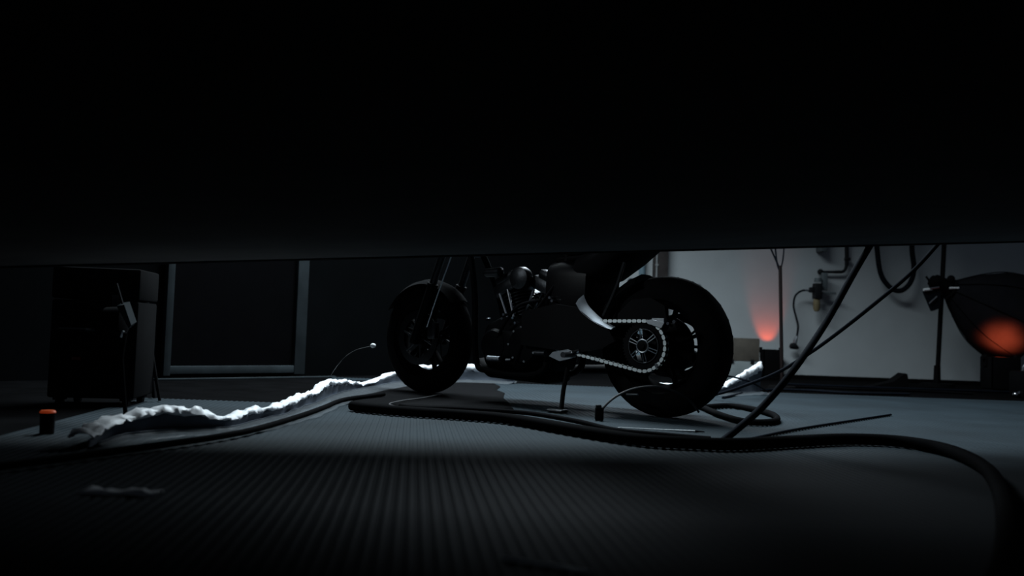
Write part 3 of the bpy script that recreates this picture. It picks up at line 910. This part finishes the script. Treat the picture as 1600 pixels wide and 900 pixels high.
# uplights
def uplight(px, ytop, Y, w, label, tilt, power, color, cone, lamp_drop, az=0.0, ang=R(0)):
    tp = at(px, ytop, Y)
    h = tp.z
    r = thing('floor_uplight', label, 'lamp', (tp.x, Y, 0), ang, 'orange floor uplights')
    dpt = w * 0.8
    tk = 0.012
    for (c, s) in (((-w / 2 + tk / 2, 0), (tk, dpt)), ((w / 2 - tk / 2, 0), (tk, dpt)), ((0, -dpt / 2 + tk / 2), (w, tk)), ((0, dpt / 2 - tk / 2), (w, tk))):
        m = MB(); m.box((c[0], c[1], 0.03 + (h - 0.03) / 2), (s[0], s[1], h - 0.03), None, 0.002); m.build('side_panel', M['matt'], r)
    m = MB(); m.box((0, 0, 0.02), (w * 0.9, dpt * 0.9, 0.04), None, 0.004); m.build('base', M['matt'], r)
    for s in (-1, 1):
        m = MB(); m.box((s * (w / 2 + 0.008), 0, h - 0.03), (0.012, 0.05, 0.10), None, 0.003); m.cyl((s * (w / 2 + 0.006), 0, h - 0.01), (s * (w / 2 + 0.035), 0, h - 0.01), 0.022, seg=12)
        m.build('yoke_bracket', M['matt'], r)
    m = MB(); m.cyl((0, 0, h - lamp_drop - 0.02), (0, 0, h - lamp_drop - 0.01), w * 0.36, seg=24); m.build('lens', M['lens'], r)
    L = bpy.data.lights.new('uplight_beam', 'SPOT')
    L.energy = power; L.color = color; L.spot_size = R(cone); L.spot_blend = 0.55 if power < 20 else 1.0; L.shadow_soft_size = 0.025
    lo_ = bpy.data.objects.new('uplight_beam', L); COL.objects.link(lo_); lo_.parent = r
    lo_.location = (0, 0, h - lamp_drop)
    lo_.rotation_euler = (math.pi + tilt, 0, az)
    return r
uplight(1204, 546, 8.57, 0.165, 'black floor uplight with orange beam on the wall behind the slim pole', R(-24), 5.5, (1.0, 0.10, 0.025), 52, 0.055)
uplight(1563, 558, 7.58, 0.24, 'black floor uplight with orange beam under the softbox at far right', R(-60), 105, (1.0, 0.13, 0.045), 66, 0.018, -0.55)

# softbox on its stand
Ys = 7.45
sb = on_floor(1464, 604)
st = thing('light_stand', 'black upright stand carrying the softbox at right', 'stand', (sb.x, sb.y, 0))
tp = at(1478, 360, sb.y)
m = MB(); m.cyl((0, 0, 0.02), ((tp.x - sb.x), 0, tp.z + 0.25), 0.021, seg=14); m.build('pole', M['black'], st)
m = MB(); m.cyl((0, 0, 0), (0, 0, 0.03), 0.15, 0.14, seg=28); m.build('base', M['matt'], st)
m = MB(); m.cyl((0, 0, 0.03), (0, 0, 0.19), 0.032, 0.028, seg=14); m.build('collar', M['black'], st)
m = MB(); m.box((at(1472, 455, sb.y).x - sb.x, 0, at(1472, 455, sb.y).z), (0.10, 0.07, 0.12), None, 0.01); m.build('clamp', M['matt'], st)
YS_ = sb.y - 0.10
apex, rimc = at(1484, 452, YS_), at(1580, 498, YS_ + 0.05)
sbx = thing('softbox', 'black fabric softbox flaring right and down from its stand', 'softbox', apex)
ax = (rimc - apex)
Ls = ax.length; ax.normalize()
u_ = ax.cross(Yv).normalized(); v_ = u_.cross(ax).normalized()
def octa(dist, r, wob=0):
    return [ax * dist + (u_ * math.cos(2 * math.pi * (k + 0.5) / 16) + v_ * math.sin(2 * math.pi * (k + 0.5) / 16)) * r * (1.0 if k % 2 else 0.965) for k in range(16)]
m = MB()
rings = []
for dist, r_ in ((0.0, 0.07), (0.05 * Ls, 0.10), (0.3 * Ls, 0.235), (0.6 * Ls, 0.345), (0.85 * Ls, 0.395), (1.0 * Ls, 0.41), (1.12 * Ls, 0.415), (1.12 * Ls, 0.402), (0.98 * Ls, 0.395), (0.6 * Ls, 0.332), (0.3 * Ls, 0.222), (0.05 * Ls, 0.088), (0.0, 0.06)):
    rings.append([m.bm.verts.new(p) for p in octa(dist, r_)])
m.skin(rings, True, False, True)
m.build('fabric_shell', M['fabric'], sbx, 40)
m = MB(); m.skin([[m.bm.verts.new(p) for p in octa(0.94 * Ls, 0.39)], [m.bm.verts.new(p) for p in octa(0.95 * Ls, 0.388)]]); m.build('diffuser', M['diffuser'], sbx)
m = MB(); m.torus((0, 0, 0), ax, 0.085, 0.014, 28, 8); m.build('speed_ring', M['black'], sbx)
for k in range(8):
    a = 2 * math.pi * (2 * k + 1.5) / 16
    dd = u_ * math.cos(a) + v_ * math.sin(a)
    m = MB(); m.tube([dd * 0.085, ax * 0.3 * Ls + dd * 0.238, ax * 0.6 * Ls + dd * 0.35, ax * 1.0 * Ls + dd * 0.414], 0.005, 6, 4); m.build('rib', M['black'], sbx)
# lamp head behind the ring, with bright handle pieces
m = MB(); m.cyl(-ax * 0.02, -ax * 0.16, 0.075, 0.07, seg=20); m.cyl(-ax * 0.16, -ax * 0.19, 0.06, 0.05, seg=20); m.build('lamp_head', M['black'], sbx)
def bit(name, pxs, r_, mm):
    m_ = MB(); m_.tube([at(px, py, YS_ - 0.09) - apex for px, py in pxs], r_, 8); return m_.build(name, M[mm], sbx)
bit('handle', [(1443, 453), (1452, 452)], 0.012, 'white')
bit('handle', [(1454, 451), (1467, 449)], 0.010, 'alu')
bit('handle', [(1484, 450), (1498, 450)], 0.010, 'white')
bit('strap', [(1452, 474), (1464, 463)], 0.006, 'alu')
m = MB()
tri = [at(px, py, YS_ - 0.07) - apex for px, py in ((1445, 455), (1470, 452), (1468, 482), (1458, 486))]
m.skin([[m.bm.verts.new(p) for p in tri], [m.bm.verts.new(p + Yv * 0.05) for p in tri]]); m.build('barn_door', M['cable'], sbx)
m = MB(); m.tube([at(1447, 432, YS_ - 0.05) - apex, at(1456, 444, YS_ - 0.05) - apex, at(1470, 448, YS_ - 0.05) - apex], 0.01, 8); m.ball(at(1486, 436, YS_ - 0.05) - apex, 0.035); m.build('tilt_lever', M['matt'], sbx)

# air line on the wall
YW = WALL_Y
def wp(px, py, n=0.05):
    return at(px, py, YW - n)
rp = wp(1277, 455, 0.15)
reg = thing('air_regulator', 'wall mounted air regulator with amber bowl', 'regulator', rp)
m = MB(); m.box((0, 0, 0), (0.075, 0.09, 0.15), None, 0.012); m.box((-0.05, 0, 0.01), (0.05, 0.06, 0.05), None, 0.008); m.build('regulator_body', M['darkmetal'], reg)
m = MB(); m.cyl((0.005, 0, 0.09), (0.005, 0, 0.125), 0.036, 0.032, seg=18); m.build('adjuster_knob', M['greymetal'], reg)
m = MB(); m.lathe([(0, 0), (0.028, 0.0), (0.032, -0.02), (0.032, -0.09), (0.022, -0.115), (0.008, -0.12), (0, -0.12)], (-0.004, 0, -0.075), Z, 20); m.build('filter_bowl', M['amberbowl'], reg)
q = wp(1288, 440, 0.12) - rp
m = MB(); m.box(q, (0.055, 0.05, 0.17), None, 0.008); m.box(q + Vector((0.04, 0, -0.11)), (0.14, 0.04, 0.02), None, 0.004); m.build('manifold', M['greymetal'], reg)
m = MB(); m.box((0.02, 0.09, 0.02), (0.05, 0.12, 0.06), None, 0.005); m.build('wall_bracket', M['greymetal'], reg)
pp = [wp(1325, 330, 0.06), wp(1323, 380, 0.06), wp(1323, 415, 0.06), wp(1318, 424, 0.06), wp(1305, 425, 0.06), wp(1282, 425, 0.06)]
m = MB(); m.tube(pp[:3], 0.019, 12); m.tube(pp[2:5], 0.015, 12, 4); m.tube(pp[4:], 0.013, 12); m.ball(pp[5], 0.03); m.box(wp(1324, 405, 0.06), (0.05, 0.05, 0.03), None, 0.005)
tag(m.build('air_pipe', M['darkmetal']), 'dark metal air pipe bending down the wall to the regulator', 'pipe')
hl = [wp(1266, 455, 0.14), wp(1254, 454, 0.13), wp(1243, 462, 0.12), wp(1240, 478, 0.11), wp(1244, 496, 0.10), wp(1247, 510, 0.10), wp(1245, 527, 0.10)]
ah = thing('air_hose', 'thin black air hose with blow gun hanging from the regulator', 'hose', hl[-1])
m = MB(); m.tube([p - hl[-1] for p in hl], 0.0095, 8, 6); m.build('hose_line', M['cable'], ah)
m = MB(); m.cyl(wp(1262, 454, 0.14) - hl[-1], wp(1257, 454, 0.14) - hl[-1], 0.013, seg=10); m.build('hose_nipple', M['chrome'], ah)
m = MB(); m.tube([(0, 0, 0.01), (-0.012, 0, -0.03), (-0.02, 0, -0.07)], [0.014, 0.02, 0.018], 10); m.build('gun_nozzle', M['alu'], ah)
q = wp(1241, 541, 0.10) - hl[-1]
m = MB(); m.loft([(q.x - 0.045, q.y, q.z - 0.005, 0.01, 0.008), (q.x - 0.035, q.y, q.z, 0.025, 0.026), (q.x, q.y, q.z + 0.004, 0.03, 0.034), (q.x + 0.03, q.y, q.z - 0.01, 0.022, 0.02), (q.x + 0.042, q.y, q.z - 0.014, 0.01, 0.008)]); m.build('gun_body', M['darkmetal'], ah)
q = wp(1284, 385, 0.08)
m = MB(); m.box((q.x, q.y - 0.0, q.z + 0.03), (0.065, 0.16, 0.17), None, 0.012)
tag(m.build('junction_box', M['greymetal']), 'grey junction box on the wall above the regulator', 'junction box')
lp = [wp(1396, 268, 0.16), wp(1376, 285, 0.16), wp(1368, 340, 0.16), wp(1371, 395, 0.16), wp(1377, 430, 0.16), wp(1392, 450, 0.16), wp(1408, 454, 0.16), wp(1422, 442, 0.16), wp(1428, 420, 0.16), wp(1425, 390, 0.16), wp(1424, 340, 0.16), wp(1416, 285, 0.16), wp(1396, 268, 0.16)]
m = MB(); m.tube(lp, 0.024, 12, 7)
lo_ = tag(m.build('hose', M['cable'], angle=60), 'thick dark hose hanging in a loop on the white wall', 'hose')
m = MB(); q = wp(1396, 300, 0.10); m.cyl((q.x, WALL_Y, q.z), (q.x, WALL_Y - 0.24, q.z), 0.16, seg=24); m.cyl((q.x, WALL_Y - 0.24, q.z), (q.x, WALL_Y - 0.255, q.z), 0.20, seg=24)
tag(m.build('hose_hanger', M['greymetal']), 'round wall hanger holding the looped hose above the view', 'hanger')
# pipe and round fittings by the column
q0, q1 = wp(1003, 470, 0.05), wp(1003, 390, 0.05)
m = MB(); m.cyl((q0.x, q0.y, 0.05), (q1.x, q1.y, 2.6), 0.032, seg=14)
pi = tag(m.build('wall_pipe', M['bluepipe']), 'blue grey pipe on the wall left of the brown column', 'pipe')
for px, py, lab, mm in ((986, 441, 'dark round valve knob on the wall left of the brown column', 'cable'), (1090, 450, 'grey round valve knob peeking over the rear tyre', 'greymetal')):
    q = wp(px, py, 0.06)
    kn = thing('valve_knob', lab, 'valve', (q.x, WALL_Y, q.z))
    m = MB(); m.cyl((0, -0.001, 0), (0, -0.06, 0), 0.016, seg=12); m.build('valve_stem', M['darkmetal'], kn)
    m = MB(); m.lathe([(0, 0.05), (0.03, 0.05), (0.038, 0.06), (0.038, 0.085), (0.03, 0.095), (0, 0.095)], (0, 0, 0), (0, -1, 0), 22); m.build('hand_wheel', M[mm], kn)

# wedge on the floor before the wall
wq = on_floor(1412, 606)
m = MB(); m.prism([(-0.33, 0.0), (-0.12, 0.05), (-0.02, 0.125), (0.0, 0.12), (0.02, 0.0)], (wq.x, wq.y, 0.001), X, Z, Yv, 0.14)
tag(m.build('wedge', M['matt']), 'black wheel wedge on the floor against the back wall', 'wedge')

# case with bright fittings at the right edge
cq = on_floor(1612, 622)
cs = thing('tool_case', 'small black case with bright fittings at the right edge of view', 'case', (cq.x, cq.y, 0))
m = MB(); m.box((0, 0, 0.10), (0.24, 0.2, 0.2), None, 0.015); m.build('case_body', M['black'], cs)
m = MB(); m.tube([(-0.10, -0.06, 0.205), (-0.08, -0.06, 0.25), (0.04, -0.06, 0.26), (0.06, -0.06, 0.205)], 0.011, 8, 5); m.build('handle', M['alu'], cs)
for q in ((-0.07, -0.105, 0.135), (-0.03, -0.105, 0.14)):
    m = MB(); m.box(q, (0.025, 0.014, 0.04), None, 0.004); m.build('latch', M['alu'], cs)
m = MB(); m.ball((-0.15, -0.05, 0.024), 0.022); m.cyl((-0.15, -0.05, 0.024), (-0.1, -0.05, 0.05), 0.012, seg=8); m.build('caster', M['chrome'], cs)

# ------------------------------------------------------------------ dark things at the left
fq = on_floor(142, 640)
fc = thing('flight_case', 'tall black flight case in the dark at far left', 'case', (fq.x - 0.05, fq.y + 0.2, 0), R(8))
m = MB(); m.box((0, 0, 0.24), (0.34, 0.3, 0.40), None, 0.01); m.build('case_body', M['matt'], fc)
m = MB(); m.box((0, 0, 0.51), (0.345, 0.305, 0.13), None, 0.01); m.build('case_lid', M['matt'], fc)
for sx in (-1, 1):
    for sy in (-1, 1):
        m = MB(); m.cyl((sx * 0.13 - 0.012, sy * 0.11, 0.02), (sx * 0.13 + 0.012, sy * 0.11, 0.02), 0.02, seg=14); m.box((sx * 0.13, sy * 0.11, 0.035), (0.04, 0.05, 0.01)); m.build('caster', M['black'], fc)
m = MB(); m.box((0.08, -0.156, 0.442), (0.03, 0.012, 0.05), None, 0.004); m.build('latch', M['engine'], fc)
m = MB(); m.tube([(-0.14, -0.155, 0.32), (-0.12, -0.185, 0.32), (-0.02, -0.185, 0.32), (0.0, -0.155, 0.32)], 0.008, 8); m.build('handle', M['engine'], fc)
m = MB(); m.box((-0.06, -0.157, 0.20), (0.035, 0.01, 0.015), None, 0.003); m.build('reflector', M['redlens'], fc)

yl = 3.35
wlb = on_floor(196, 662)
wl = thing('work_lamp', 'dark work lamp with a pale metal reflector flap in front of the flight case', 'lamp', (wlb.x, wlb.y, 0))
o_ = Vector((wlb.x, wlb.y, 0))
m = MB(); m.cyl((0, 0, 0.008), (0, 0, 0.025), 0.075, 0.07, seg=24); m.build('base', M['matt'], wl)
m = MB(); m.tube([(0, 0, 0.02), at(190, 560, wlb.y) - o_, at(196, 520, wlb.y) - o_], 0.008, 8); m.build('post', M['black'], wl)
m = MB()
fp = [at(px, py, wlb.y - 0.02) - o_ for px, py in ((182, 478), (194, 476), (205, 508), (201, 513))]
m.skin([[m.bm.verts.new(p) for p in fp], [m.bm.verts.new(p + Vector((0.004, 0.035, 0.012))) for p in fp]])
m.build('reflector_flap', M['frame'], wl)
m = MB(); m.tube([at(182, 443, wlb.y) - o_, at(191, 474, wlb.y) - o_, at(203, 512, wlb.y) - o_], 0.005, 8); m.build('flap_arm', M['engine'], wl)
m = MB(); hp = at(186, 500, wlb.y + 0.06) - o_; m.loft([(hp.x - 0.05, hp.y, hp.z, 0.02, 0.02), (hp.x - 0.045, hp.y, hp.z, 0.045, 0.045), (hp.x + 0.02, hp.y, hp.z, 0.05, 0.05), (hp.x + 0.03, hp.y, hp.z, 0.03, 0.03)]); m.build('lamp_head', M['matt'], wl)
m = MB(); m.tube([at(193, 517, wlb.y) - o_, at(189, 527, wlb.y) - o_], 0.004, 6); m.build('screw', M['alu'], wl)
hk = on_floor(226, 628)
hks = thing('tripod', 'black tripod with a bluish head right of the flight case', 'tripod', (hk.x, hk.y, 0))
o_ = Vector((hk.x, hk.y, 0))
hz = at(226, 478, hk.y) - o_
for a in (R(90), R(210), R(330)):
    m = MB(); m.tube([hz + Vector((0, 0, -0.01)), Vector((math.cos(a) * 0.10, math.sin(a) * 0.10, 0.012))], [0.011, 0.007], 8); m.build('leg', M['black'], hks)
m = MB(); m.cyl(hz - Z * 0.03, hz + Z * 0.03, 0.018, seg=14); m.build('centre_column', M['engine'], hks)
q = at(227, 464, hk.y) - o_
m = MB(); m.box(q, (0.030, 0.05, 0.032), Matrix.Rotation(0.4, 3, 'Y'), 0.005); m.build('tripod_head', M['bluepipe'], hks)
aq = at(75, 642, 2.8)
mk = thing('marker_lamp', 'small dim orange marker lamp on the floor at far left', 'lamp', (aq.x, aq.y, 0.0))
m = MB(); m.cyl((0, 0, 0.008), (0, 0, aq.z - 0.006), 0.021, 0.022, seg=20); m.build('base', M['matt'], mk)
m = MB(); m.lathe([(0, 0), (0.023, 0), (0.0235, 0.003), (0.020, 0.008), (0, 0.010)], (0, 0, aq.z - 0.006), Z, 20); m.build('lens', M['lensdim'], mk)
